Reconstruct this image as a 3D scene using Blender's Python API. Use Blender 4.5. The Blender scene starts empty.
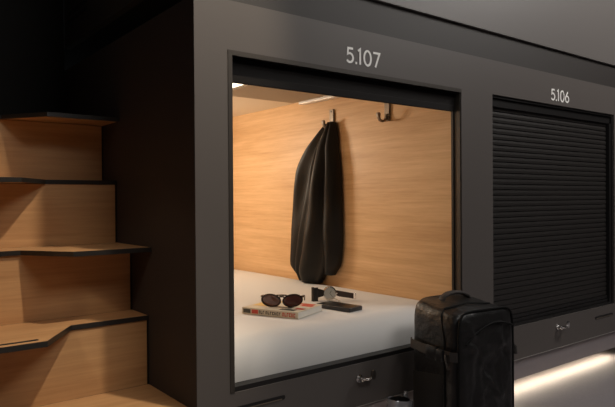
import bpy, bmesh, math, random
from mathutils import Vector, Matrix, noise
random.seed(4)
S = bpy.context.scene
COL = S.collection
PI = math.pi
FLOOR = -0.315            # work space: z = 0 is the lower edge of the pod opening; everything is raised so the floor ends at z = 0

# ------------------------------------------------------------------ materials
def new_mat(name):
    m = bpy.data.materials.new(name); m.use_nodes = True
    nt = m.node_tree
    return m, nt, nt.nodes['Principled BSDF']

def plain(name, col, rough=.5, metal=0, spec=.5, bump=0, bscale=80, var=0, coat=0, sheen=0, stretch=(1, 1, 1)):
    m, nt, b = new_mat(name)
    b.inputs['Base Color'].default_value = (*col, 1)
    b.inputs['Roughness'].default_value = rough
    b.inputs['Metallic'].default_value = metal
    b.inputs['Specular IOR Level'].default_value = spec
    b.inputs['Coat Weight'].default_value = coat
    b.inputs['Sheen Weight'].default_value = sheen
    if bump or var:
        tc = nt.nodes.new('ShaderNodeTexCoord'); mp = nt.nodes.new('ShaderNodeMapping')
        mp.inputs['Scale'].default_value = stretch
        nz = nt.nodes.new('ShaderNodeTexNoise'); nz.inputs['Scale'].default_value = bscale; nz.inputs['Detail'].default_value = 5
        nt.links.new(tc.outputs['Object'], mp.inputs['Vector']); nt.links.new(mp.outputs['Vector'], nz.inputs['Vector'])
        if bump:
            bp = nt.nodes.new('ShaderNodeBump'); bp.inputs['Strength'].default_value = bump; bp.inputs['Distance'].default_value = .002 if bscale > 50 else .02
            nt.links.new(nz.outputs['Fac'], bp.inputs['Height']); nt.links.new(bp.outputs['Normal'], b.inputs['Normal'])
        if var:
            mx = nt.nodes.new('ShaderNodeMix'); mx.data_type = 'RGBA'
            mx.inputs[6].default_value = (*[c*(1-var) for c in col], 1); mx.inputs[7].default_value = (*[min(1, c*(1+var)) for c in col], 1)
            nt.links.new(nz.outputs['Fac'], mx.inputs[0]); nt.links.new(mx.outputs[2], b.inputs['Base Color'])
    return m

def wood(name, axis, c1, c2, rough=.45):
    """oak veneer, grain running along the given axis"""
    m, nt, b = new_mat(name)
    N = nt.nodes.new; L = nt.links.new
    tc = N('ShaderNodeTexCoord')
    def mapped(along, across):
        mp = N('ShaderNodeMapping')
        s = [across]*3; s['xyz'.index(axis)] = along
        mp.inputs['Scale'].default_value = s
        L(tc.outputs['Object'], mp.inputs['Vector']); return mp
    n1 = N('ShaderNodeTexNoise'); n1.inputs['Scale'].default_value = 1; n1.inputs['Detail'].default_value = 6; n1.inputs['Roughness'].default_value = .6
    L(mapped(2.2, 70).outputs['Vector'], n1.inputs['Vector'])
    n2 = N('ShaderNodeTexNoise'); n2.inputs['Scale'].default_value = 1; n2.inputs['Detail'].default_value = 4; n2.inputs['Distortion'].default_value = 1.2
    L(mapped(.9, 9).outputs['Vector'], n2.inputs['Vector'])
    n3 = N('ShaderNodeTexNoise'); n3.inputs['Scale'].default_value = 1; n3.inputs['Detail'].default_value = 3
    L(mapped(14, 330).outputs['Vector'], n3.inputs['Vector'])
    a = N('ShaderNodeMath'); a.operation = 'MULTIPLY_ADD'; a.inputs[1].default_value = .55
    L(n1.outputs['Fac'], a.inputs[0])
    s = N('ShaderNodeMath'); s.operation = 'MULTIPLY'; s.inputs[1].default_value = .5; L(n2.outputs['Fac'], s.inputs[0]); L(s.outputs[0], a.inputs[2])
    a2 = N('ShaderNodeMath'); a2.operation = 'MULTIPLY_ADD'; a2.inputs[1].default_value = .22
    L(n3.outputs['Fac'], a2.inputs[0]); L(a.outputs[0], a2.inputs[2])
    cr = N('ShaderNodeValToRGB')
    cr.color_ramp.elements[0].position = .42; cr.color_ramp.elements[0].color = (*c1, 1)
    cr.color_ramp.elements[1].position = .82; cr.color_ramp.elements[1].color = (*c2, 1)
    L(a2.outputs[0], cr.inputs['Fac']); L(cr.outputs['Color'], b.inputs['Base Color'])
    b.inputs['Roughness'].default_value = rough
    b.inputs['Specular IOR Level'].default_value = .3
    bp = N('ShaderNodeBump'); bp.inputs['Strength'].default_value = .12; bp.inputs['Distance'].default_value = .001
    L(a2.outputs[0], bp.inputs['Height']); L(bp.outputs['Normal'], b.inputs['Normal'])
    return m

def emit(name, col, strength):
    m, nt, b = new_mat(name)
    b.inputs['Base Color'].default_value = (.9, .88, .82, 1)
    b.inputs['Emission Color'].default_value = (*col, 1); b.inputs['Emission Strength'].default_value = strength
    return m

M = {}
M['panel'] = plain('grey_laminate', (.098, .086, .080), .5, bump=.05, bscale=400, spec=.4)
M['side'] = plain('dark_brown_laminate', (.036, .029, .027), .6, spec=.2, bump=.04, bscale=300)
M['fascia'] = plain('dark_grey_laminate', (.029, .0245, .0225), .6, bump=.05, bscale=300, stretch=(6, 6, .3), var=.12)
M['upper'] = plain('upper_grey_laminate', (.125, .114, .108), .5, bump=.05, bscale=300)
M['black'] = plain('black_metal', (.012, .011, .011), .4, spec=.4)
M['bronze'] = plain('dark_bronze_trim', (.05, .042, .035), .45, metal=.3)
M['shutter'] = plain('shutter_slats', (.020, .0175, .0165), .5, spec=.4)
M['nosing'] = plain('black_edge', (.024, .021, .019), .35, spec=.5)
M['matte'] = plain('matte_black', (.012, .0105, .010), .75, spec=.15)
M['void'] = plain('black_void', (.004, .004, .004), .8)
M['woodY'] = wood('oak_wall', 'y', (.50, .295, .14), (.71, .475, .26))
M['woodB'] = wood('oak_end_wall', 'x', (.50, .295, .14), (.71, .475, .26))
M['woodX'] = wood('oak_stair', 'x', (.44, .235, .105), (.62, .37, .18))
M['ceil'] = plain('cream_ceiling', (.70, .62, .50), .6)
M['grille'] = plain('brown_grille', (.50, .42, .33), .6)
M['alu'] = plain('aluminium', (.62, .60, .57), .35, metal=.7)
M['hook'] = plain('bronze_hook', (.22, .18, .14), .4, metal=.6)
M['sheet'] = plain('white_sheet', (.66, .65, .63), .85, bump=.15, bscale=500, spec=.2)
M['coat'] = plain('black_cloth', (.0065, .0054, .0042), .5, spec=.33, bump=.3, bscale=120)
M['piping'] = plain('coat_piping', (.20, .155, .10), .5)
M['bag'] = plain('black_nylon', (.0082, .0077, .0078), .42, spec=.5, bump=.45, bscale=16, stretch=(1, 1, 1.3))
M['bagmesh'] = plain('black_mesh_cloth', (.009, .009, .0095), .75, bump=.4, bscale=1200)
M['zip'] = plain('black_zip', (.005, .005, .005), .7, spec=.2)
M['strap'] = plain('dark_webbing', (.034, .028, .025), .65, bump=.4, bscale=900)
M['plastic'] = plain('black_plastic', (.013, .013, .014), .3)
M['chrome'] = plain('chrome', (.78, .77, .76), .18, metal=1)
M['silver'] = plain('silver_leather', (.74, .74, .78), .18, metal=.7, bump=.2, bscale=60)
M['paper'] = plain('paper', (.70, .67, .60), .8, bump=.3, bscale=60, stretch=(1, 1, 30))
M['cover'] = plain('book_cover', (.62, .57, .46), .5)
M['red'] = plain('red_print', (.55, .07, .04), .5)
M['dark'] = plain('dark_print', (.045, .05, .045), .5)
M['yellow'] = plain('yellow_print', (.70, .50, .17), .5)
M['phone'] = plain('dark_slate', (.024, .023, .026), .4)
M['tort'] = plain('tortoise_frame', (.030, .012, .008), .25, spec=.6)
M['lens'] = plain('smoked_lens', (.085, .028, .022), .08, spec=.7)
M['leather'] = plain('black_leather', (.014, .012, .011), .4, bump=.3, bscale=300)
M['brown'] = plain('brown_leather', (.05, .030, .022), .45, bump=.3, bscale=300)
M['dial'] = plain('silver_dial', (.62, .64, .60), .25, metal=.35)
M['white'] = plain('white_vinyl', (.93, .91, .88), .5)
M['floor'] = plain('grey_floor', (.25, .225, .235), .55, var=.12, bscale=90, bump=.1)
M['plinth'] = plain('plinth_laminate', (.24, .212, .22), .5)
M['wallm'] = plain('black_wall', (.010, .0095, .008), .75)
M['room'] = plain('dark_plaster', (.05, .047, .044), .8, bump=.1, bscale=60)
M['cable'] = plain('white_cable', (.50, .47, .41), .4)
M['panelglow'] = emit('warm_panel', (1, .84, .64), 2.6)
M['ledm'] = emit('warm_led', (1, .85, .62), 17)

# ------------------------------------------------------------------ builders
def link(name, data, parent=None):
    o = bpy.data.objects.new(name, data); COL.objects.link(o)
    if parent: o.parent = parent
    return o

def origin(o):
    v = Vector((0, 0, 0))
    while o: v += o.location; o = o.parent
    return v

def obj(name, bm, m, parent=None, local=False, smooth=False, angle=40):
    """one mesh object; vertices come in work-space coordinates unless local"""
    if parent and not local:
        bmesh.ops.translate(bm, verts=bm.verts, vec=-origin(parent))
    bmesh.ops.recalc_face_normals(bm, faces=bm.faces)
    me = bpy.data.meshes.new(name); 
    if smooth:
        for f in bm.faces: f.smooth = True
        for e in bm.edges:
            if len(e.link_faces) == 2 and e.calc_face_angle(0) > math.radians(angle): e.smooth = False
    bm.to_mesh(me); bm.free()
    me.materials.append(M[m])
    return link(name, me, parent)

def tag(o, label, cat, group=None):
    o['label'] = label; o['category'] = cat
    if group: o['group'] = group
    return o

def thing(name, label, cat, loc, rz=0, group=None):
    o = link(name, None); o.location = loc; o.rotation_euler = (0, 0, rz); o.empty_display_size = .1
    return tag(o, label, cat, group)

def structure(o): o['kind'] = 'structure'; return o
def BM(): return bmesh.new()

def box(bm, x0, y0, z0, x1, y1, z1, bev=0, seg=2):
    vs = [bm.verts.new(p) for p in [(x0,y0,z0),(x1,y0,z0),(x1,y1,z0),(x0,y1,z0),(x0,y0,z1),(x1,y0,z1),(x1,y1,z1),(x0,y1,z1)]]
    fs = [bm.faces.new([vs[i] for i in q]) for q in [(0,3,2,1),(4,5,6,7),(0,1,5,4),(1,2,6,5),(2,3,7,6),(3,0,4,7)]]
    if bev:
        es = list({e for f in fs for e in f.edges})
        bmesh.ops.bevel(bm, geom=es, offset=bev, segments=seg, affect='EDGES', profile=.5)
    return bm

def tube(bm, pts, r, n=10, cap=True, flat=None):
    """sweep a circle (radius r or list) along pts; flat=(ax, s) squashes it"""
    pts = [Vector(p) for p in pts]; rings = []
    up = None
    for i, p in enumerate(pts):
        t = (pts[min(i+1, len(pts)-1)] - pts[max(i-1, 0)]).normalized()
        if up is None:
            up = Vector((0, 0, 1)) if abs(t.z) < .9 else Vector((1, 0, 0))
        a = (up - t*up.dot(t))
        a = a.normalized() if a.length > 1e-6 else t.orthogonal().normalized()
        up = a
        b = t.cross(a)
        rr = r[i] if isinstance(r, (list, tuple)) else r
        ra, rb = (rr, rr) if flat is None else (rr*flat[0], rr*flat[1])
        rings.append([bm.verts.new(p + a*math.cos(2*PI*k/n)*ra + b*math.sin(2*PI*k/n)*rb) for k in range(n)])
    for A, B in zip(rings, rings[1:]):
        for k in range(n): bm.faces.new((A[k], A[(k+1) % n], B[(k+1) % n], B[k]))
    if cap:
        bm.faces.new(rings[0][::-1]); bm.faces.new(rings[-1])
    return bm

def prism(bm, poly, z0, z1):
    """polygon in x-y extruded in z"""
    a = [bm.verts.new((x, y, z0)) for x, y in poly]; b = [bm.verts.new((x, y, z1)) for x, y in poly]
    bm.faces.new(a[::-1]); bm.faces.new(b); n = len(poly)
    for i in range(n): bm.faces.new((a[i], a[(i+1) % n], b[(i+1) % n], b[i]))
    return bm

def loft(bm, rings, closed=True, caps=True):
    R = [[bm.verts.new(p) for p in r] for r in rings]
    n = len(R[0])
    for A, B in zip(R, R[1:]):
        for k in range(n if closed else n-1): bm.faces.new((A[k], A[(k+1) % n], B[(k+1) % n], B[k]))
    if caps: bm.faces.new(R[0][::-1]); bm.faces.new(R[-1])
    return R

def interp(tab, t):
    """piecewise smooth interpolation of rows (t, a, b, ...) sorted by t"""
    if t <= tab[0][0]: return tab[0][1:]
    for r0, r1 in zip(tab, tab[1:]):
        if t <= r1[0]:
            u = (t-r0[0])/(r1[0]-r0[0])
            return [a+(b-a)*u for a, b in zip(r0[1:], r1[1:])]
    return tab[-1][1:]

def strokes(bm, paths, w, y, th, x0, z0):
    """flat lettering on the plane facing -y: polylines in x-z drawn with square-mitred ribbons"""
    for path in paths:
        P = [Vector((px, pz)) for px, pz in path]
        Lf, Rt = [], []
        for i, p in enumerate(P):
            d0 = (P[i]-P[i-1]).normalized() if i else (P[1]-P[0]).normalized()
            d1 = (P[i+1]-P[i]).normalized() if i < len(P)-1 else d0
            n0 = Vector((-d0.y, d0.x)); n1 = Vector((-d1.y, d1.x))
            n = (n0+n1); n = n.normalized() if n.length > 1e-4 else n0
            k = w/2/max(.5, n.dot(n0))
            Lf.append(p+n*k); Rt.append(p-n*k)
        f = [[bm.verts.new((x0+q.x, yy, z0+q.y)) for q in side] for yy in (y, y-th) for side in (Lf, Rt)]
        for i in range(len(P)-1):
            bm.faces.new((f[0][i], f[0][i+1], f[1][i+1], f[1][i])); bm.faces.new((f[2][i], f[3][i], f[3][i+1], f[2][i+1]))
            bm.faces.new((f[0][i], f[2][i], f[2][i+1], f[0][i+1])); bm.faces.new((f[1][i], f[1][i+1], f[3][i+1], f[3][i]))
        for i in (0, -1): bm.faces.new((f[0][i], f[1][i], f[3][i], f[2][i]))
    return bm

def arc(cx, cz, rx, rz, a0, a1, n=16):
    return [(cx+rx*math.cos(math.radians(a0+(a1-a0)*i/n)), cz+rz*math.sin(math.radians(a0+(a1-a0)*i/n))) for i in range(n+1)]

# ------------------------------------------------------------------ setting
structure(obj('floor', box(BM(), -3.2, -3.6, FLOOR-.1, 5.2, 3.2, FLOOR), 'floor'))
structure(obj('ceiling', box(BM(), -3.2, -3.6, 2.95, 5.2, 3.2, 3.05), 'room'))
structure(obj('wall_back', box(BM(), -3.2, 1.36, FLOOR, -.1181, 1.5, 2.95), 'wallm'))
structure(obj('wall_left', box(BM(), -1.45, -.2, FLOOR, -1.3, 1.36, 2.95), 'wallm'))
structure(obj('wall_front', box(BM(), -3.2, -3.7, FLOOR, 5.2, -3.6, 2.95), 'room'))
structure(obj('wall_right', box(BM(), 5.2, -3.6, FLOOR, 5.3, 3.2, 2.95), 'room'))

# ------------------------------------------------------------------ the sleeping pods
C0 = -.1175; PITCH = 1.402; OW = 1.1748; OH = 1.1; ZB = -.160; ZT = 1.258
def pod_front(x0, x1, ox, parent):
    bm = BM(); th = .034
    xs = [x0, ox, ox+OW, x1]; zs = [ZB, 0, OH, ZT]
    g = {}
    for j, y in enumerate((0, th)):
        for a, x in enumerate(xs):
            for b, z in enumerate(zs): g[a, b, j] = bm.verts.new((x, y, z))
    for a in range(3):
        for b in range(3):
            if (a, b) == (1, 1): continue
            for j in (0, 1):
                q = [g[a, b, j], g[a+1, b, j], g[a+1, b+1, j], g[a, b+1, j]]
                bm.faces.new(q if j == 0 else q[::-1])
    def wall(loop):
        for i in range(len(loop)):
            p, q = loop[i], loop[(i+1) % len(loop)]
            bm.faces.new((g[(*p, 0)], g[(*q, 0)], g[(*q, 1)], g[(*p, 1)]))
    wall([(1, 1), (1, 2), (2, 2), (2, 1)])
    wall([(0,0),(1,0),(2,0),(3,0),(3,1),(3,2),(3,3),(2,3),(1,3),(0,3),(0,2),(0,1)])
    return obj('front_panel', bm, 'panel', parent)

def ring(bm, x0, z0, x1, z1, w, y0, y1):
    box(bm, x0, y0, z0, x0+w, y1, z1); box(bm, x1-w, y0, z0, x1, y1, z1)
    box(bm, x0+w, y0, z0, x1-w, y1, z0+w); box(bm, x0+w, y0, z1-w, x1-w, y1, z1)

GL = {'5': ([[(.033, .0545), (.0090, .0545)] + arc(.0165, .0195, .0165, .0165, 128, -145, 22)], .038),
      '1': ([[(.000, .050), (.011, .0575), (.011, 0)]], .016),
      '0': ([arc(.021, .029, .0175, .0275, 0, 360, 32)], .042),
      '7': ([[(.001, .0545), (.034, .0545), (.012, 0)]], .037),
      '6': ([[(.0255, .056), (.0115, .0385), (.0045, .0275)] + arc(.0185, .0185, .0160, .0160, 170, 470, 28)], .036),
      '.': ([[(.0035, -.001), (.0035, .008)]], .008)}
def number(text, x, z, y, parent):
    bm = BM()
    adv = {'5': .0455, '.': .0125, '1': .0285, '0': .050, '7': .04, '6': .04}
    for ch in text:
        strokes(bm, GL[ch][0], .0082, y, .0012, x, z); x += adv[ch]
    return obj('room_number', bm, 'white', parent)

def slot(bm_x0, x1, z, parent):
    h = .0075; n = 8
    poly = [(x1-h+h*math.cos(a), z+h*math.sin(a)) for a in [(-PI/2+PI*i/n) for i in range(n+1)]] + \
           [(bm_x0+h+h*math.cos(a), z+h*math.sin(a)) for a in [(PI/2+PI*i/n) for i in range(n+1)]]
    bm = BM()
    A = [bm.verts.new((px, -.0012, pz)) for px, pz in poly]; B = [bm.verts.new((px, .0, pz)) for px, pz in poly]
    bm.faces.new(A); bm.faces.new(B[::-1])
    for i in range(len(A)): bm.faces.new((A[i], A[(i+1) % len(A)], B[(i+1) % len(A)], B[i]))
    s = obj('vent_slot', bm, 'black', parent)
    bm = box(BM(), bm_x0+.012, -.0032, z-.0062, x1-.014, -.0012, z-.003)
    obj('slot_highlight', bm, 'hook', s)  # bronze colour paints the highlight on the slot's inner lower edge
    return s

def lock(x, z, parent, turn):
    bm = BM()
    tube(bm, [(x, 0, z), (x, -.004, z), (x, -.0045, z)], [.015, .015, .013], 20)
    r = obj('lock_rose', bm, 'chrome', parent, smooth=True)
    bm = BM(); tube(bm, [(x, -.004, z), (x, -.026, z), (x, -.029, z)], [.0085, .0085, .006], 16)
    obj('lock_barrel', bm, 'chrome', r, smooth=True)
    bm = BM(); tube(bm, [(x-.012, -.024, z+.010), (x, -.026, z+.004), (x+.02, -.03, z-.002), (x+.035, -.032, z+.004)], [.004, .0055, .005, .004], 10)
    obj('lever', bm, 'chrome', r, smooth=True)
    bm = BM(); c = Vector((x+.046, -.032, z+.012)); rings = []
    for dy, k in ((-.004, .7), (-.003, 1), (.003, 1), (.004, .7)):
        rings.append([c+Vector((math.cos(a)*.012*k, dy, math.sin(a)*.018*k)) for a in [2*PI*i/20 for i in range(20)]])
    loft(bm, rings)
    obj('thumb_disc', bm, 'chrome' if turn else 'bronze', r, smooth=True)
    return r

# -- pod 5.107 (open)
pod = thing('sleeping_pod', 'grey sleeping pod numbered 5.107 with its shutter open and oak wall inside', 'sleeping pod', (.58, 0, FLOOR), group='sleeping pods')
XM = 1.288
pod_front(C0, XM, 0, pod)
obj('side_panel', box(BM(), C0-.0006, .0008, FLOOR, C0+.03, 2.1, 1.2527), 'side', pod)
bm = BM(); box(bm, 0, .006, 0, .016, .046, OH); box(bm, .016, .006, 0, OW-.006, .046, .016); box(bm, .016, .006, OH-.016, OW-.006, .046, OH); obj('opening_frame', bm, 'black', pod)
obj('jamb_strip', box(BM(), OW-.006, .004, 0, OW-.0005, .036, OH), 'bronze', pod)
bm = BM(); box(bm, .0005, -.002, .0005, .016, .006, OH-.0005); box(bm, .016, -.002, OH-.016, OW-.001, .006, OH-.0005)
obj('frame_lip', bm, 'bronze', pod)
obj('shutter_guide', box(BM(), OW-.0125, .0362, .016, OW-.001, .0475, OH-.016), 'black', pod)
wl = obj('right_wall', box(BM(), 1.165, .048, -.05, 1.185, 2.1, 1.215), 'woodY', pod); wl['label'] = 'oak veneer wall panel with horizontal grain'
obj('left_wall', box(BM(), -.05, .048, -.05, -.005, 2.1, 1.215), 'woodY', pod)
obj('back_wall', box(BM(), -.005, 2.06, -.05, 1.165, 2.1, 1.215), 'woodB', pod)
obj('pod_ceiling', box(BM(), -.005, .048, 1.195, 1.165, 2.06, 1.215), 'ceil', pod)
obj('bed_base', box(BM(), -.005, .05, -.05, 1.165, 2.06, -.012), 'black', pod)
# ceiling grille
bm = BM(); box(bm, .60, .28, 1.186, 1.105, 1.15, 1.195)
y = .295
while y < 1.14: box(bm, .605, y, 1.180, 1.10, y+.012, 1.186); y += .022
gr = obj('ceiling_grille', bm, 'grille', pod)
bm = BM(); box(bm, 1.108, .30, 1.168, 1.150, 1.10, 1.1945, .002); obj('grille_trim', bm, 'alu', gr)
# rolled-up shutter above the opening
bm = BM(); box(bm, .017, .030, 1.012, OW-.0135, .056, OH-.0165, .003)
sh = obj('roller_shutter', bm, 'matte', pod)
bm = BM(); box(bm, .018, .027, 1.003, OW-.0135, .040, 1.030, .002); obj('bottom_bar', bm, 'matte', sh)
bm = BM(); tube(bm, [(.018, .055, 1.066), (OW-.014, .055, 1.066)], .0265, 20); obj('roller_tube', bm, 'matte', sh, smooth=True)
lock(.556, -.055, pod, False)
slot(.018, .215, -.054, pod)
number('5.107', .5035, 1.1265, -.0002, pod)

cl = thing('ceiling_light', 'glowing flat light panel on the ceiling inside pod 5.107', 'ceiling light', (.43, .8, 1.19))
obj('light_frame', box(BM(), .262, .38, 1.187, .590, 1.22, 1.1945), 'alu', cl)
obj('diffuser', box(BM(), .270, .39, 1.1845, .582, 1.21, 1.187), 'panelglow', cl)
# -- pod 5.106 (closed)
pod2 = thing('sleeping_pod', 'grey sleeping pod numbered 5.106 with a closed black slatted shutter', 'sleeping pod', (PITCH+.58, 0, FLOOR), group='sleeping pods')
pod_front(XM, XM+PITCH+.05, PITCH, pod2)
bm = BM(); ring(bm, PITCH, 0, PITCH+OW, OH, .012, .008, .06); obj('opening_frame', bm, 'black', pod2)
bm = BM(); SL = .0265; z = .05; k = 0
xa, xb = PITCH+.013, PITCH+OW-.034
while z < 1.05:
    # each slat a shallow convex profile, a groove between slats
    prof = [(.040, z), (.0315, z+.002), (.030, z+SL*.5), (.0315, z+SL-.003), (.037, z+SL-.0012)]
    for i in range(4):
        a, b = prof[i], prof[i+1]
        f = bm.faces.new([bm.verts.new((xa, a[0], a[1])), bm.verts.new((xb, a[0], a[1])), bm.verts.new((xb, b[0], b[1])), bm.verts.new((xa, b[0], b[1]))])
    z += SL
box(bm, xa, .041, .012, xb, .052, 1.09)
sh2 = obj('roller_shutter', bm, 'shutter', pod2)
bm = BM(); box(bm, xa, .022, .0125, xb, .0405, .030, .002); box(bm, xa, .024, .033, xb, .0405, .049, .002); obj('bottom_bar', bm, 'black', sh2)
bm = BM(); box(bm, xa, .018, 1.048, xb+.02, .0405, OH-.0125, .002); obj('shutter_box', bm, 'black', sh2)
obj('shutter_guide', box(BM(), xb, .012, .0125, PITCH+OW-.0125, .05, 1.048), 'black', pod2)
lock(PITCH+.552, -.052, pod2, True)
slot(PITCH+.945, PITCH+1.152, -.056, pod2)
number('5.106', PITCH+.500, 1.1215, -.0002, pod2)

# -- strip between the lower and the upper row, upper pod row
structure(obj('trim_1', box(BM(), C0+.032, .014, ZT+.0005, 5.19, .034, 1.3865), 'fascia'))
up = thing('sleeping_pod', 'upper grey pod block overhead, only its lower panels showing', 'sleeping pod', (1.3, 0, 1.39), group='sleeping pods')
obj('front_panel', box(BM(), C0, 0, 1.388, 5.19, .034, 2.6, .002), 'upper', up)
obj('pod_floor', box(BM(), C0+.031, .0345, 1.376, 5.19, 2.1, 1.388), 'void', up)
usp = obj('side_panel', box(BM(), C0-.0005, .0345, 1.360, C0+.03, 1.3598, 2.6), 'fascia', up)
for z in (1.462, 1.497):
    obj('vent_slot', box(BM(), C0-.0025, 1.02, z, C0-.0005, 1.29, z+.018), 'void', usp)
obj('baseboard_front', box(BM(), C0+.031, .012, -.2625, 5.19, .018, ZB-.002), 'plinth')['kind'] = 'structure'
bpy.data.objects['baseboard_front']['kind'] = 'structure'
structure(obj('trim_2', box(BM(), C0+.031, .16, FLOOR, 5.19, .18, ZB), 'void'))
edge = obj('trim_3', box(BM(), C0+.002, -.0015, ZB-.0025, 5.19, .012, ZB-.0002), 'alu'); structure(edge)

structure(obj('trim_4', box(BM(), XM+PITCH+.0502, 0, ZB, 5.19, .034, ZT), 'panel'))
led = thing('led_strip', 'warm glowing light strip under the pod plinth above the floor', 'light strip', (1.44, .04, -.27))
obj('profile', box(BM(), C0+.05, .019, -.2585, 2.62, .056, -.250), 'alu', led)
obj('diffuser', box(BM(), C0+.05, .022, -.2610, 2.60, .055, -.2585), 'ledm', led)

# ------------------------------------------------------------------ staircase (alternating treads)
st = thing('staircase', 'oak staircase of alternating wide treads with black edges beside the pods', 'staircase', (-.48, .4, FLOOR))
XR, XL = C0-.0015, -.86
levels = [(-.033, .22, 'R'), (.211, .367, 'L'), (.455, .519, 'R'), (.699, .670, 'L'), (.944, .820, 'R')]
T = .0155
for i, (z, yr, side) in enumerate(levels):
    D = .187                       # overhang of the deep half
    if side == 'R':
        front = [(XR, yr-D), (-.385, yr-D), (-.505, yr-.01), (XL, yr-.01)]
    else:
        front = [(XR, yr-.004), (-.385, yr-.004), (-.505, yr-D), (XL, yr-D)]
    yb = levels[i+1][1] if i < 4 else 1.355
    # wooden board
    ins = .006
    off = [(x, y+ins) for x, y in front]
    bm = prism(BM(), [(XR, yb-.001)] + off + [(XL, yb-.001)], z-T+.0025, z)
    tr = obj('tread', bm, 'woodX', st)
    # black nosing following the front edge
    bm = BM()
    n = len(front)
    a = [bm.verts.new((x, y, zz)) for zz in (z-T, z+.0006) for x, y in front]
    b = [bm.verts.new((x, y, zz)) for zz in (z-T, z+.0006) for x, y in off]
    for j in range(n-1):
        bm.faces.new((a[j], a[j+1], a[n+j+1], a[n+j])); bm.faces.new((b[j], b[n+j], b[n+j+1], b[j+1]))
        bm.faces.new((a[n+j], a[n+j+1], b[n+j+1], b[n+j])); bm.faces.new((a[j], b[j], b[j+1], a[j+1]))
    for j in (0, n-1): bm.faces.new((a[j], a[n+j], b[n+j], b[j]))
    obj('tread_nosing', bm, 'nosing', tr)['label'] = 'black edge strip'
    if side == 'L':
        bm = BM(); box(bm, -.80, yr-D+.030, z, -.522, yr-D+.042, z+.0022, .0008)
        obj('grip_strip', bm, 'black', tr)
    z0 = levels[i-1][0] if i else FLOOR
    ri = obj('riser', box(BM(), XL, yr, z0+.0003, XR-.006, yr+.018, z-T), 'woodX', st)
    obj('corner_strip', box(BM(), XR-.0059, yr+.001, z0+.0003, XR, yr+.018, z-T), 'black', ri)
obj('stringer', box(BM(), XL-.03, .03, FLOOR, XL-.0005, 1.355, .96), 'woodX', st)

# ------------------------------------------------------------------ mattress with fitted sheet
ZM = .147
bm = BM()
prof = [(.052, -.0115)] + [(.052, .02)]
for i in range(1, 13):
    a = PI/2*i/12
    prof.append((.052+.12*(1-math.cos(a)**.8) if a < PI/2 else .172, .02+(ZM-.02)*math.sin(a)**.85))
prof[-1] = (.175, ZM)
ys = [.22+.06*i for i in range(30)]
for yy in ys: prof.append((yy, ZM))
prof += [(2.03, ZM-.01), (2.05, ZM-.05), (2.05, -.0115)]
nx = 40; rows = []
for j in range(nx+1):
    x = -.003+(1.166-.002)*j/nx
    e = min(x+.003, 1.163-x); dr = .022*max(0, 1-e/.03)**2
    r = []
    for (yy, zz) in prof:
        w = noise.noise(Vector((x*4, yy*3, 1.7)))*.003 + noise.noise(Vector((x*11, yy*5, 4)))*.0012
        k = max(0, min(1, zz/.12))
        r.append((x, yy, zz+(w-dr)*k if zz > 0 else zz))
    rows.append(r)
loft(bm, rows, closed=False, caps=False)
bm.faces.new([v for v in bm.verts if abs(v.co.x+.003) < 1e-6]) ; bm.faces.new([v for v in bm.verts if abs(v.co.x-1.161) < 1e-6])
mt = obj('mattress', bm, 'sheet', smooth=True, angle=60)
tag(mt, 'white sheeted mattress filling the open pod 5.107', 'mattress')

# ------------------------------------------------------------------ coat hooks
def hook(y, ztop, zbot, label):
    h = thing('coat_hook', label, 'coat hook', (1.165, y, zbot), group='coat hooks on the oak wall')
    bm = BM(); box(bm, 1.154, y-.017, zbot+.004, 1.1638, y+.017, ztop, .002)
    obj('mounting_plate', bm, 'hook', h)
    pts = [(1.152, y, zbot+.04), (1.150, y, zbot+.024)]
    for i in range(13):
        a = PI*i/12; pts.append((1.124+.026*math.cos(a), y, zbot+.024-.022*math.sin(a)))
    pts += [(1.097, y, zbot+.034), (1.095, y, zbot+.043)]
    bm = BM(); tube(bm, pts, [.0065]*(len(pts)-3)+[.007, .009, .006], 12, flat=(1.0, 1.6)); obj('hook_arm', bm, 'hook', h, smooth=True)
    bm = BM(); tube(bm, [(1.154, y, ztop-.012), (1.1525, y, ztop-.012)], .0045, 12); obj('screw', bm, 'black', h, smooth=True)
hook(.862, 1.114, 1.008, 'bronze coat hook holding the hanging black coat')
hook(.437, 1.125, 1.000, 'empty bronze coat hook nearest the pod opening')

# ------------------------------------------------------------------ hanging coat
def shift(z): return .032*max(0, min(1, (1.05-z)/.15))
def cloth(tab, seed, nz=60, nu=44, foldn=3.0, folda=.25):
    """tab rows: (z, y of far edge, y of near edge, bulge off the wall); closed sleeve-like skin"""
    tab = sorted(tab); z0, z1 = tab[0][0], tab[-1][0]; rings = []
    for i in range(nz+1):
        t = i/nz; z = z0+(z1-z0)*t
        yl, yr, bu = interp(tab, z); sh = shift(z)
        # smooth the outline a little
        dz = (z1-z0)*.02
        for s in (-2, -1, 1, 2):
            q = interp(tab, min(z1, max(z0, z+s*dz))); yl += q[0]; yr += q[1]; bu += q[2]
        yl, yr, bu = yl/5+sh*1.25, yr/5+sh*.9, bu/5
        cy, hw = (yl+yr)/2, (yl-yr)/2
        r = []
        for k in range(nu):
            a = 2*PI*k/nu
            c, s = math.cos(a), math.sin(a)
            yy = cy+hw*math.copysign(abs(c)**.8, c)
            if s > 0:
                f = math.sin(foldn*PI*(c+1)/2*1.3+seed+noise.noise(Vector((z*2.5, seed, 0)))*1.6)
                f += .5*noise.noise(Vector((c*2.2+seed, z*5, 2)))
                bb = bu*(abs(s)**.75)*(1+folda*f)
            else:
                bb = -.004*abs(s)
            r.append((1.150-bb, yy, z+.006*noise.noise(Vector((a, seed, z)))))
        rings.append(r)
    bm = BM(); loft(bm, rings); return bm
coat = thing('coat', 'long black coat hanging from a hook on the oak wall', 'coat', (1.12, .95, .145), group=None)
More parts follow.
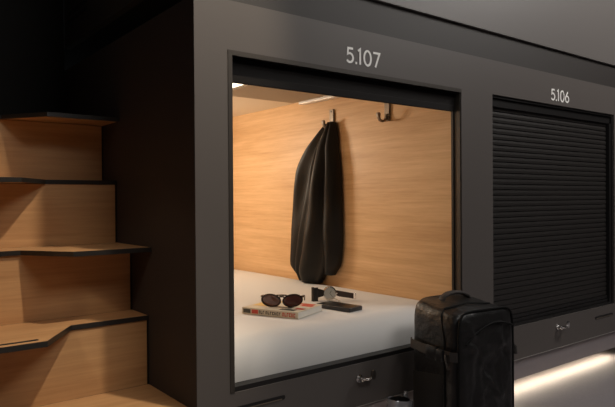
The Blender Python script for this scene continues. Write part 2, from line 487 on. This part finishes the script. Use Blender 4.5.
obj('back_panel', cloth([(.185, 1.10, 1.02, .02), (.20, 1.175, 1.0, .045), (.24, 1.195, .98, .05), (.385, 1.165, .93, .055), (.617, 1.125, .90, .06), (.80, 1.10, .87, .06), (.85, 1.065, .86, .055), (.90, 1.03, .86, .05), (.967, .955, .855, .04), (1.028, .90, .845, .022), (1.035, .885, .85, .015)], 1.0, folda=.3, foldn=2.3), 'coat', coat, smooth=True, angle=80)
obj('front_panel', cloth([(.150, 1.06, .93, .05), (.165, 1.08, .90, .075), (.20, 1.085, .87, .09), (.26, 1.08, .83, .10), (.40, 1.04, .80, .105), (.60, .985, .775, .10), (.80, .93, .775, .09), (.90, .90, .79, .075), (.985, .875, .80, .05), (1.035, .875, .825, .028), (1.044, .868, .84, .015)], 2.4, folda=.26, foldn=2.8), 'coat', coat, smooth=True, angle=80)
obj('sleeve', cloth([(.205, .88, .82, .03), (.225, .895, .77, .055), (.28, .895, .745, .065), (.40, .885, .735, .068), (.60, .87, .737, .068), (.80, .86, .748, .062), (.93, .855, .77, .05), (1.02, .855, .80, .03), (1.038, .85, .82, .02)], 5.1, folda=.22, foldn=1.9), 'coat', coat, smooth=True, angle=80)
bm = BM(); pts = []
for z in [.64, .72, .80, .86, .92, .98, 1.03]:
    yl, yr, bu = interp(sorted([(.150, 1.06, .93, .05), (.20, 1.085, .87, .09), (.26, 1.08, .83, .10), (.40, 1.04, .80, .105), (.60, .985, .775, .10), (.80, .93, .775, .09), (.90, .90, .79, .075), (.985, .875, .80, .05), (1.035, .875, .825, .028)]), z)
    pts.append((1.150-bu*.66, yl+shift(z)*1.25-.010, z))
tube(bm, pts, .0032, 8); obj('front_piping', bm, 'piping', coat, smooth=True)
bm = BM(); tube(bm, [(1.142, .885, 1.030), (1.137, .875, 1.042), (1.136, .862, 1.017), (1.137, .85, 1.042), (1.142, .84, 1.030)], .0028, 8); obj('hanging_loop', bm, 'coat', coat, smooth=True)

# ------------------------------------------------------------------ book
ang = math.atan2(.225-.478, .449-.341)
bk = thing('book', 'thick paperback book with red and dark lettering under the sunglasses on the bed', 'book', (.333, .468, ZM+.0015), ang)
# local: x along the spine (towards the viewer's right), y away from the viewer, z up
BL, BWD, BT = .268, .205, .026
bm = BM(); box(bm, .003, .002, .0012, BL-.002, BWD-.003, BT-.0012); obj('pages', bm, 'paper', bk, local=True)
bm = BM(); box(bm, 0, 0, BT-.0012, BL, BWD, BT); box(bm, 0, 0, 0, BL, BWD, .0012); box(bm, 0, -.0008, 0, BL, .0018, BT)
cv = obj('cover', bm, 'cover', bk, local=True)
def glyphs(bm, x0, x1, n, zc, h, y):
    """small illegible letter shapes standing on the spine"""
    w = (x1-x0)/n
    for i in range(n):
        a = x0+i*w; g = w*.22
        box(bm, a, y, zc-h/2, a+g*1.3, y+.0005, zc+h/2)
        if i % 3 != 1: box(bm, a+g, y, zc+h*.25, a+w*.75, y+.0005, zc+h/2)
        if i % 2: box(bm, a+g, y, zc-h/2, a+w*.75, y+.0005, zc-h*.25)
        if i % 4 == 0: box(bm, a+w*.5, y, zc-h/2, a+w*.5+g, y+.0005, zc+h*.4)
yS = -.0014
obj('spine_block', box(BM(), .006, yS, .005, .042, yS+.0005, .021), 'dark', cv, local=True)
obj('spine_block', box(BM(), .048, yS, .005, .079, yS+.0005, .021), 'red', cv, local=True)
bm = BM(); glyphs(bm, .083, .112, 3, .013, .014, yS); glyphs(bm, .116, .190, 7, .013, .0125, yS)
obj('spine_lettering', bm, 'dark', cv, local=True)
bm = BM(); glyphs(bm, .196, .258, 6, .013, .0155, yS)
obj('spine_print', bm, 'red', cv, local=True)
bm = BM(); zt = BT
for (a, b, c, d) in ((.20, .13, .255, .16), (.175, .165, .245, .19), (.215, .06, .255, .085)): box(bm, a, b, zt, c, d, zt+.0005)
obj('cover_print', bm, 'red', cv, local=True)
bm = BM()
for (a, b, c, d) in ((.165, .02, .235, .05), (.12, .06, .20, .085), (.15, .10, .19, .12)): box(bm, a, b, zt, c, d, zt+.0005)
obj('cover_lettering', bm, 'dark', cv, local=True)
bm = BM(); box(bm, .012, .06, zt, .09, .19, zt+.0005); obj('cover_patch', bm, 'yellow', cv, local=True)

# ------------------------------------------------------------------ sunglasses (front standing on the book, temples folded out behind)
sg = thing('sunglasses', 'dark tortoiseshell sunglasses resting on the book', 'sunglasses', (.453, .354, ZM+BT+.0045), math.radians(-42)); sg.scale = (1.32, 1.22, 1.12)
def rim_pts(cx, sgn, k=1.0, n=28):
    P = []
    for i in range(n+1):
        a = 2*PI*i/n
        x = .0285*math.cos(a); z = .0215*math.sin(a)
        x += sgn*.003*(z/.02); z *= (1.0 if z > 0 else 1.05)
        P.append((cx+x*k*1.02, -.010*(abs(cx+x)/.07)**2*-1, .0235+z*k))
    return P
for s in (-1, 1):
    bm = BM(); tube(bm, rim_pts(s*.034, s), .0032, 8, cap=False)
    rm = obj('rim', bm, 'tort', sg, local=True, smooth=True)
    bm = BM(); P = rim_pts(s*.034, s, .97)[:-1]
    a = [bm.verts.new((x, y-.0008, z)) for x, y, z in P]; b = [bm.verts.new((x, y+.0008, z)) for x, y, z in P]
    bm.faces.new(a); bm.faces.new(b[::-1])
    for i in range(len(a)): bm.faces.new((a[i], b[i], b[(i+1) % len(a)], a[(i+1) % len(a)]))
    obj('lens', bm, 'lens', rm, local=True)
    bm = BM(); tube(bm, [(s*.061, .006, .036), (s*.066, .014, .036), (s*.066, .06, .030), (s*.064, .105, .022), (s*.062, .128, .004)], [.004, .0035, .003, .003, .0035], 8, flat=(1.3, .7))
    obj('temple', bm, 'tort', sg, local=True, smooth=True)
bm = BM(); tube(bm, [(-.010, .0005, .034), (-.004, -.001, .0375), (.004, -.001, .0375), (.010, .0005, .034)], .003, 8)
tube(bm, [(-.016, .0005, .0425), (0, -.001, .0435), (.016, .0005, .0425)], .0026, 8)
obj('bridge', bm, 'tort', sg, local=True, smooth=True)

# ------------------------------------------------------------------ phone
ph = thing('smartphone', 'flat dark grey phone lying on the white bed beside the book', 'phone', (.712, .293, ZM+.001), math.atan2(.193-.373, .69-.66))
bm = BM(); box(bm, -.094, -.044, 0, .094, .044, .018, .004, 3); obj('case', bm, 'phone', ph, local=True, smooth=True)
bm = BM(); box(bm, -.089, -.040, 0.018, .089, .040, .0187, .0003); obj('screen', bm, 'plastic', ph, local=True)

# ------------------------------------------------------------------ wristwatch standing on its strap
wt = thing('wristwatch', 'wristwatch with round silver dial and dark leather strap behind the phone', 'watch', (.822, .487, ZM), math.radians(-38)); wt.scale = (1.22, 1.22, 1.22)
# local x to the viewer's right, -y towards the viewer; dial faces the viewer, tilted up a little
def disc(bm, c, r0, y0, y1, n=28, r1=None):
    r1 = r1 or r0
    loft(bm, [[(c[0]+r*math.cos(2*PI*i/n), y, c[2]+r*math.sin(2*PI*i/n)) for i in range(n)] for y, r in ((y0, r1), (y0+.002, r0), (y1, r0))])
bm = BM(); disc(bm, (0, 0, .0275), .0262, -.006, .006, r1=.0235); case = obj('case', bm, 'chrome', wt, local=True, smooth=True, angle=30)
bm = BM(); disc(bm, (0, 0, .0275), .0215, -.0072, -.0058); dl = obj('dial', bm, 'dial', case, local=True)
bm = BM()
for a, l, w in ((60, .012, .0016), (-50, .017, .0012)):
    d = Vector((math.cos(math.radians(a)), 0, math.sin(math.radians(a)))); nrm = Vector((-d.z, 0, d.x))
    p = Vector((0, -.0078, .0275))
    vs = [bm.verts.new(p+q) for q in (nrm*w/2, -nrm*w/2, d*l-nrm*w/2, d*l+nrm*w/2)]; bm.faces.new(vs)
obj('hands', bm, 'black', dl, local=True)
bm = BM(); tube(bm, [(.0255, 0, .0275), (.0305, 0, .0275)], .003, 10); obj('crown', bm, 'chrome', case, local=True, smooth=True)
def band(bm, path, z0, z1, th):
    P = [Vector(p) for p in path]; rings = []
    for i, p in enumerate(P):
        t = (P[min(i+1, len(P)-1)]-P[max(i-1, 0)]).normalized(); nrm = Vector((-t.y, t.x))
        a, b = p+nrm*th/2, p-nrm*th/2
        rings.append([(a.x, a.y, z0[i]), (b.x, b.y, z0[i]), (b.x, b.y, z1[i]), (a.x, a.y, z1[i])])
    loft(bm, rings)
n = 12
pl = [(-.024, .003), (-.034, .004), (-.046, .004), (-.056, -.001)] + [(-.060-.008*math.sin(PI*i/8), -.010-.012*(1-math.cos(PI*i/8))/2*1.6) for i in range(9)] + [(-.052, -.026), (-.046, -.022)]
k = len(pl); zs0 = [.016-.015*min(1, i/5) for i in range(k)]; zs1 = [.039+.014*min(1, i/5) for i in range(k)]
bm = BM(); band(bm, pl, zs0, zs1, .005); obj('strap', bm, 'leather', wt, local=True, smooth=True, angle=50)
pr = [(.025, .003), (.035, .006), (.055, .010), (.075, .012), (.092, .010)]
bm = BM(); band(bm, pr, [.018, .014, .010, .007, .004], [.038, .036, .032, .028, .025], .0045); s2 = obj('strap', bm, 'brown', wt, local=True, smooth=True, angle=50); s2['label'] = 'brown leather strap end'
bm = BM(); tube(bm, [(.094, .008, .004), (.100, .008, .004), (.100, .008, .025), (.094, .008, .025)], .0016, 8); obj('buckle', bm, 'chrome', s2, local=True, smooth=True)

# thin white earphone cable tangled by the watch
bm = BM(); pts = []
for i in range(90):
    t = i/89*4.4*PI
    pts.append((.775+.055*math.sin(t*.5)+.022*math.sin(t*1.1+1), .425+.045*math.sin(t*.37+2.2)+.018*math.cos(t*1.3), ZM+.004+.004*(1+math.sin(t*1.7))))
tube(bm, pts, .0021, 6)
cb = obj('earphone_cable', bm, 'cable', smooth=True)
tag(cb, 'thin white cable loosely tangled on the bed between watch and phone', 'cable')

# ------------------------------------------------------------------ backpack
BA = math.radians(-7)
BW, BD, BH = .298, .243, .535
ux = Vector((math.cos(BA), math.sin(BA), 0)); uy = Vector((math.sin(BA), -math.cos(BA), 0))
bc = Vector((.772, -.062, FLOOR)) + ux*BW/2 + uy*BD/2
bp = thing('backpack', 'black nylon backpack standing on the floor against pod 5.107', 'backpack', bc, BA)
def sup(a, b, z, n, ex, ey, cx=0, cy=0, wr=0):
    r = []
    for k in range(n):
        t = 2*PI*k/n; c, s = math.cos(t), math.sin(t)
        x = a*math.copysign(abs(c)**ex, c); y = b*math.copysign(abs(s)**ey, s)
        d = 1+wr*noise.noise(Vector((x*14, y*14, z*9)))+wr*.5*noise.noise(Vector((x*35, y*35, z*24)))
        r.append((cx+x*d, cy+y*d, z))
    return r
rings = []
NZ = 46
for i in range(NZ+1):
    t = i/NZ; z = BH*t
    k = 1.0
    if t > .90: u = (t-.90)/.10; k = 1-.13*(1-math.sqrt(max(0, 1-u*u)))
    if t < .06: u = (.06-t)/.06; k = 1-.08*(1-math.sqrt(max(0, 1-u*u)))
    belly = 1+.015*math.sin(PI*t)-.02*max(0, t-.72)/.28*.6
    # the top slopes down from front to back
    r = sup(BW/2*k*belly, BD/2*k*(1+.03*math.sin(PI*t)), z, 72, .30, .30, wr=.012)
    r = [(x, y, zz + (t**6)*(+.016*(y/(BD/2)) - .012*(abs(x)/(BW/2))**3 )) for x, y, zz in r]
    rings.append(r)
bm = BM(); loft(bm, rings)
body = obj('main_body', bm, 'bag', bp, local=True, smooth=True, angle=70)
# front pocket: padded panel proud of the front face
fy = -BD/2
def panel_surface(x0, x1, z0, z1, rc, y0, bulge, nu=40, nv=14, wr=.004):
    """padded panel on the front: superellipse outline in x-z, domed towards -y"""
    cx, cz, a, b = (x0+x1)/2, (z0+z1)/2, (x1-x0)/2, (z1-z0)/2; rings = []
    for j in range(nv+1):
        u = j/nv; s = 1.0 if j == 0 else 1-(u**1.2)*.985
        r = []
        for k in range(nu):
            t = 2*PI*k/nu; c, q = math.cos(t), math.sin(t)
            x = cx+a*s*math.copysign(abs(c)**rc, c); z = cz+b*s*math.copysign(abs(q)**rc, q)
            d = bulge*(1-s**6)**.6 if j else 0
            w = wr*(noise.noise(Vector((x*16, z*11, 3)))+.6*noise.noise(Vector((x*30+z*12, z*26, 8))))*(1-s**3)
            r.append((x, y0-d-w*1.0, z))
        rings.append(r)
    return rings
bm = BM(); loft(bm, panel_surface(-BW/2+.012, BW/2-.008, .02, BH-.012, .26, fy-.002, .017, nu=120, nv=40, wr=.022)); fp = obj('front_pocket', bm, 'bag', bp, local=True, smooth=True, angle=70)
# piping seam around the pocket and the arched zip
bm = BM(); P = [(-BW/2+.010, fy-.005, .03)]
out = panel_surface(-BW/2+.010, BW/2-.006, .018, BH-.008, .26, fy-.006, 0, nu=72, nv=1)[0]
tube(bm, [Vector(p) for p in out]+[Vector(out[0])], .0042, 6, cap=False); obj('piping', bm, 'zip', fp, local=True, smooth=True)
bm = BM(); pts = []
for i in range(25):
    t = i/24; x = -BW/2+.035+t*(BW-.055)
    z = BH-.155+.098*math.sin(PI*(.08+.66*t))**.8
    pts.append((x, fy-.0205, z))
tube(bm, pts, .0032, 6); obj('zipper', bm, 'zip', fp, local=True, smooth=True)
# side seams and mesh side pocket (left side, x = -BW/2)
sx = -BW/2
bm = BM(); 
tube(bm, [(sx-.003, fy+.050, .02), (sx-.005, fy+.050, .25), (sx-.003, fy+.052, .42), (sx+.004, fy+.075, BH-.03), (sx+.03, fy+.085, BH-.008), (0, fy+.09, BH+.002), (-sx-.03, fy+.085, BH-.010)], .0035, 6); obj('side_seam', bm, 'zip', bp, local=True, smooth=True)
rings = []
for i in range(13):
    t = i/12; z = .015+.275*t; d = .012*(1-t**3)+.004
    rings.append([(sx-.003-d*(1-abs(2*k/14-1)**3), fy+.062+(BD-.082)*k/14, z-.02*(k/14)*t) for k in range(15)] + [(sx+.006, fy+.062+(BD-.082)*k/14, z-.02*(k/14)*t) for k in range(14, -1, -1)])
bm = BM(); loft(bm, rings); sp = obj('side_pocket', bm, 'bagmesh', bp, local=True, smooth=True, angle=60)
# compression straps with buckles on both sides
def cstrap(side):
    x = side*(BW/2+.012); bm = BM(); rings = []
    for i in range(15):
        t = i/14; y = -BD/2-.008+(BD+.004)*t
        bow = .006*math.sin(PI*t)
        z = .352+.010*t
        xx = x+side*bow if 0 < i < 14 else side*(BW/2-.004)
        rings.append([(xx, y, z), (xx+side*.004, y, z), (xx+side*.004, y, z+.034), (xx, y, z+.034)])
    loft(bm, rings); s = obj('compression_strap', bm, 'strap', bp, local=True, smooth=True, angle=40)
    bm = BM(); xx = x+side*.010
    box(bm, min(xx-.006, xx+.006), -.050, .346, max(xx-.006, xx+.006), .004, .394, .004)
    box(bm, xx-.008, -.085, .350, xx+.007, -.052, .389, .003)
    obj('buckle', bm, 'plastic', s, local=True, smooth=True)
    bm = BM(); tube(bm, [(xx+side*.002, -.095, .372), (xx+side*.010, -.105, .36), (xx+side*.006, -.11, .335)], .006, 8, flat=(1.4, .5)); obj('strap_end', bm, 'strap', s, local=True, smooth=True)
cstrap(-1); cstrap(1)
# top handle along the back edge
bm = BM(); pts = [(-.045, .060, BH-.006), (-.036, .060, BH+.014), (-.010, .060, BH+.026), (.025, .060, BH+.029), (.060, .060, BH+.025), (.092, .060, BH+.012), (.105, .060, BH-.012)]
fine = []
for i in range(len(pts)-1):
    for k in range(4): fine.append(Vector(pts[i]).lerp(Vector(pts[i+1]), k/4))
fine.append(Vector(pts[-1]))
tube(bm, fine, .011, 10, flat=(.7, 1.6)); obj('handle', bm, 'strap', bp, local=True, smooth=True)
# shoulder straps on the back
for s in (-1, 1):
    bm = BM(); box(bm, s*.07-.025, BD/2-.004, .08, s*.07+.025, BD/2+.012, BH-.06, .005)
    obj('shoulder_strap', bm, 'bag', bp, local=True)

# ------------------------------------------------------------------ silver boot beside the bag
bt = thing('boot', 'shiny silver ankle boot on the floor left of the black backpack', 'boot', (.690, -.080, FLOOR), math.radians(200)); bt.scale = (1.2, 1.2, 1.05)
# local x forward (toe), heel at -x
rows = [(.014, .075, .036, .055), (.03, .078, .039, .052), (.055, .066, .040, .030), (.08, .052, .040, .008), (.11, .044, .040, 0), (.14, .041, .041, -.002), (.160, .041, .042, -.002), (.166, .038, .039, -.002)]
bm = BM(); R = []
for z, a, b, c in rows:
    R.append([(c+a*math.cos(2*PI*k/32)*(1.15 if math.cos(2*PI*k/32) > 0 and z < .06 else 1), b*math.sin(2*PI*k/32), z+(.006*math.cos(2*PI*k/32) if z > .1 else 0)) for k in range(32)])
R.append([(-.002+.033*math.cos(2*PI*k/32), .034*math.sin(2*PI*k/32), .160) for k in range(32)])
R.append([(-.002+.030*math.cos(2*PI*k/32), .031*math.sin(2*PI*k/32), .10) for k in range(32)])
loft(bm, R); obj('upper', bm, 'silver', bt, local=True, smooth=True, angle=70)
bm = BM(); loft(bm, [[(c+a*math.cos(2*PI*k/32)*(1.15 if math.cos(2*PI*k/32) > 0 else 1), b*math.sin(2*PI*k/32), z) for k in range(32)] for z, a, b, c in ((0, .078, .038, .055), (.013, .080, .040, .055))])
obj('sole', bm, 'plastic', bt, local=True, smooth=True)
bm = BM(); loft(bm, [[(-.002+r*math.cos(2*PI*k/32), (r+.001)*math.sin(2*PI*k/32), z) for k in range(32)] for z, r in ((.108, .026), (.108, .0285), (.164, .0315), (.1645, .0305), (.112, .0275), (.1115, .026))], caps=True)
obj('lining', bm, 'leather', bt, local=True, smooth=True)
bm = BM(); tube(bm, [(-.041, .004, .150), (-.044, .004, .168), (-.042, .004, .180), (-.039, .004, .174), (-.038, .004, .160)], .004, 8, flat=(1, 1.6)); obj('pull_tab', bm, 'silver', bt, local=True, smooth=True)

# ------------------------------------------------------------------ lights
def area(name, loc, target, size, power, col, sy=None, spread=180):
    l = bpy.data.lights.new(name, 'AREA'); l.energy = power; l.color = col; l.size = size
    if sy: l.shape = 'RECTANGLE'; l.size_y = sy
    l.spread = math.radians(spread)
    o = link(name, l); o.location = loc
    o.rotation_euler = (Vector(target)-Vector(loc)).to_track_quat('-Z', 'Y').to_euler()
    return o
def spot(name, loc, target, power, col, cone, blend=.3, r=.03):
    l = bpy.data.lights.new(name, 'SPOT'); l.energy = power; l.color = col; l.spot_size = math.radians(cone); l.spot_blend = blend; l.shadow_soft_size = r
    o = link(name, l); o.location = loc
    o.rotation_euler = (Vector(target)-Vector(loc)).to_track_quat('-Z', 'Y').to_euler()
    return o
WARM = (1, .83, .63); NEUT = (1, .95, .90)
area('pod_lamp', (.25, 1.98, .95), (.9, .9, .35), .30, 13.5, WARM, .25)
area('corridor_lamp_or_fill', (2.9, -1.3, 2.8), (2.0, 0, 1.0), 1.0, 56, NEUT, 1.0)
area('corridor_lamp_or_fill', (.6, -2.6, 2.8), (.6, 0, .8), 1.4, 34, NEUT, .8)
area('corridor_lamp_or_fill', (-2.6, -1.7, 2.7), (-.2, .6, .8), .8, 5.5, NEUT, .8)  # weak fill added to lift the dark end panel, not an actual lamp
spot('downlight', (.28, -.9, 2.85), (-.55, .35, .2), 185, (1, .84, .64), 34, .6, .04)
spot('downlight', (-2.58, -1.44, 2.63), (-.4, .3, .0), 58, (1, .84, .64), 22, .5, .05)

w = bpy.data.worlds.new('World'); S.world = w; w.use_nodes = True
w.node_tree.nodes['Background'].inputs['Color'].default_value = (.9, .95, 1, 1)
w.node_tree.nodes['Background'].inputs['Strength'].default_value = .05

# ------------------------------------------------------------------ camera
cam = bpy.data.cameras.new('camera'); cam.lens = 35.0; cam.sensor_width = 36; cam.sensor_fit = 'HORIZONTAL'; cam.clip_start = .02
co = link('camera', cam)
Fv = Vector((.61176354, .79101086, -.0068693)); Rv = Vector((.79098072, -.61180102, -.00700062)); Uv = Vector((.00974021, .00115075, .9999519))
co.matrix_world = Matrix(((Rv.x, Uv.x, -Fv.x, -.96839743), (Rv.y, Uv.y, -Fv.y, -1.6627082), (Rv.z, Uv.z, -Fv.z, .62012453), (0, 0, 0, 1)))
S.camera = co

# raise everything so the floor is at z = 0
bpy.context.view_layer.update()
for o in list(S.objects):
    if o.parent is None: o.location.z -= FLOOR

S.view_settings.view_transform = 'Standard'; S.view_settings.look = 'None'
S.view_settings.gamma = 1; S.view_settings.use_curve_mapping = False
S.view_settings.exposure = 0
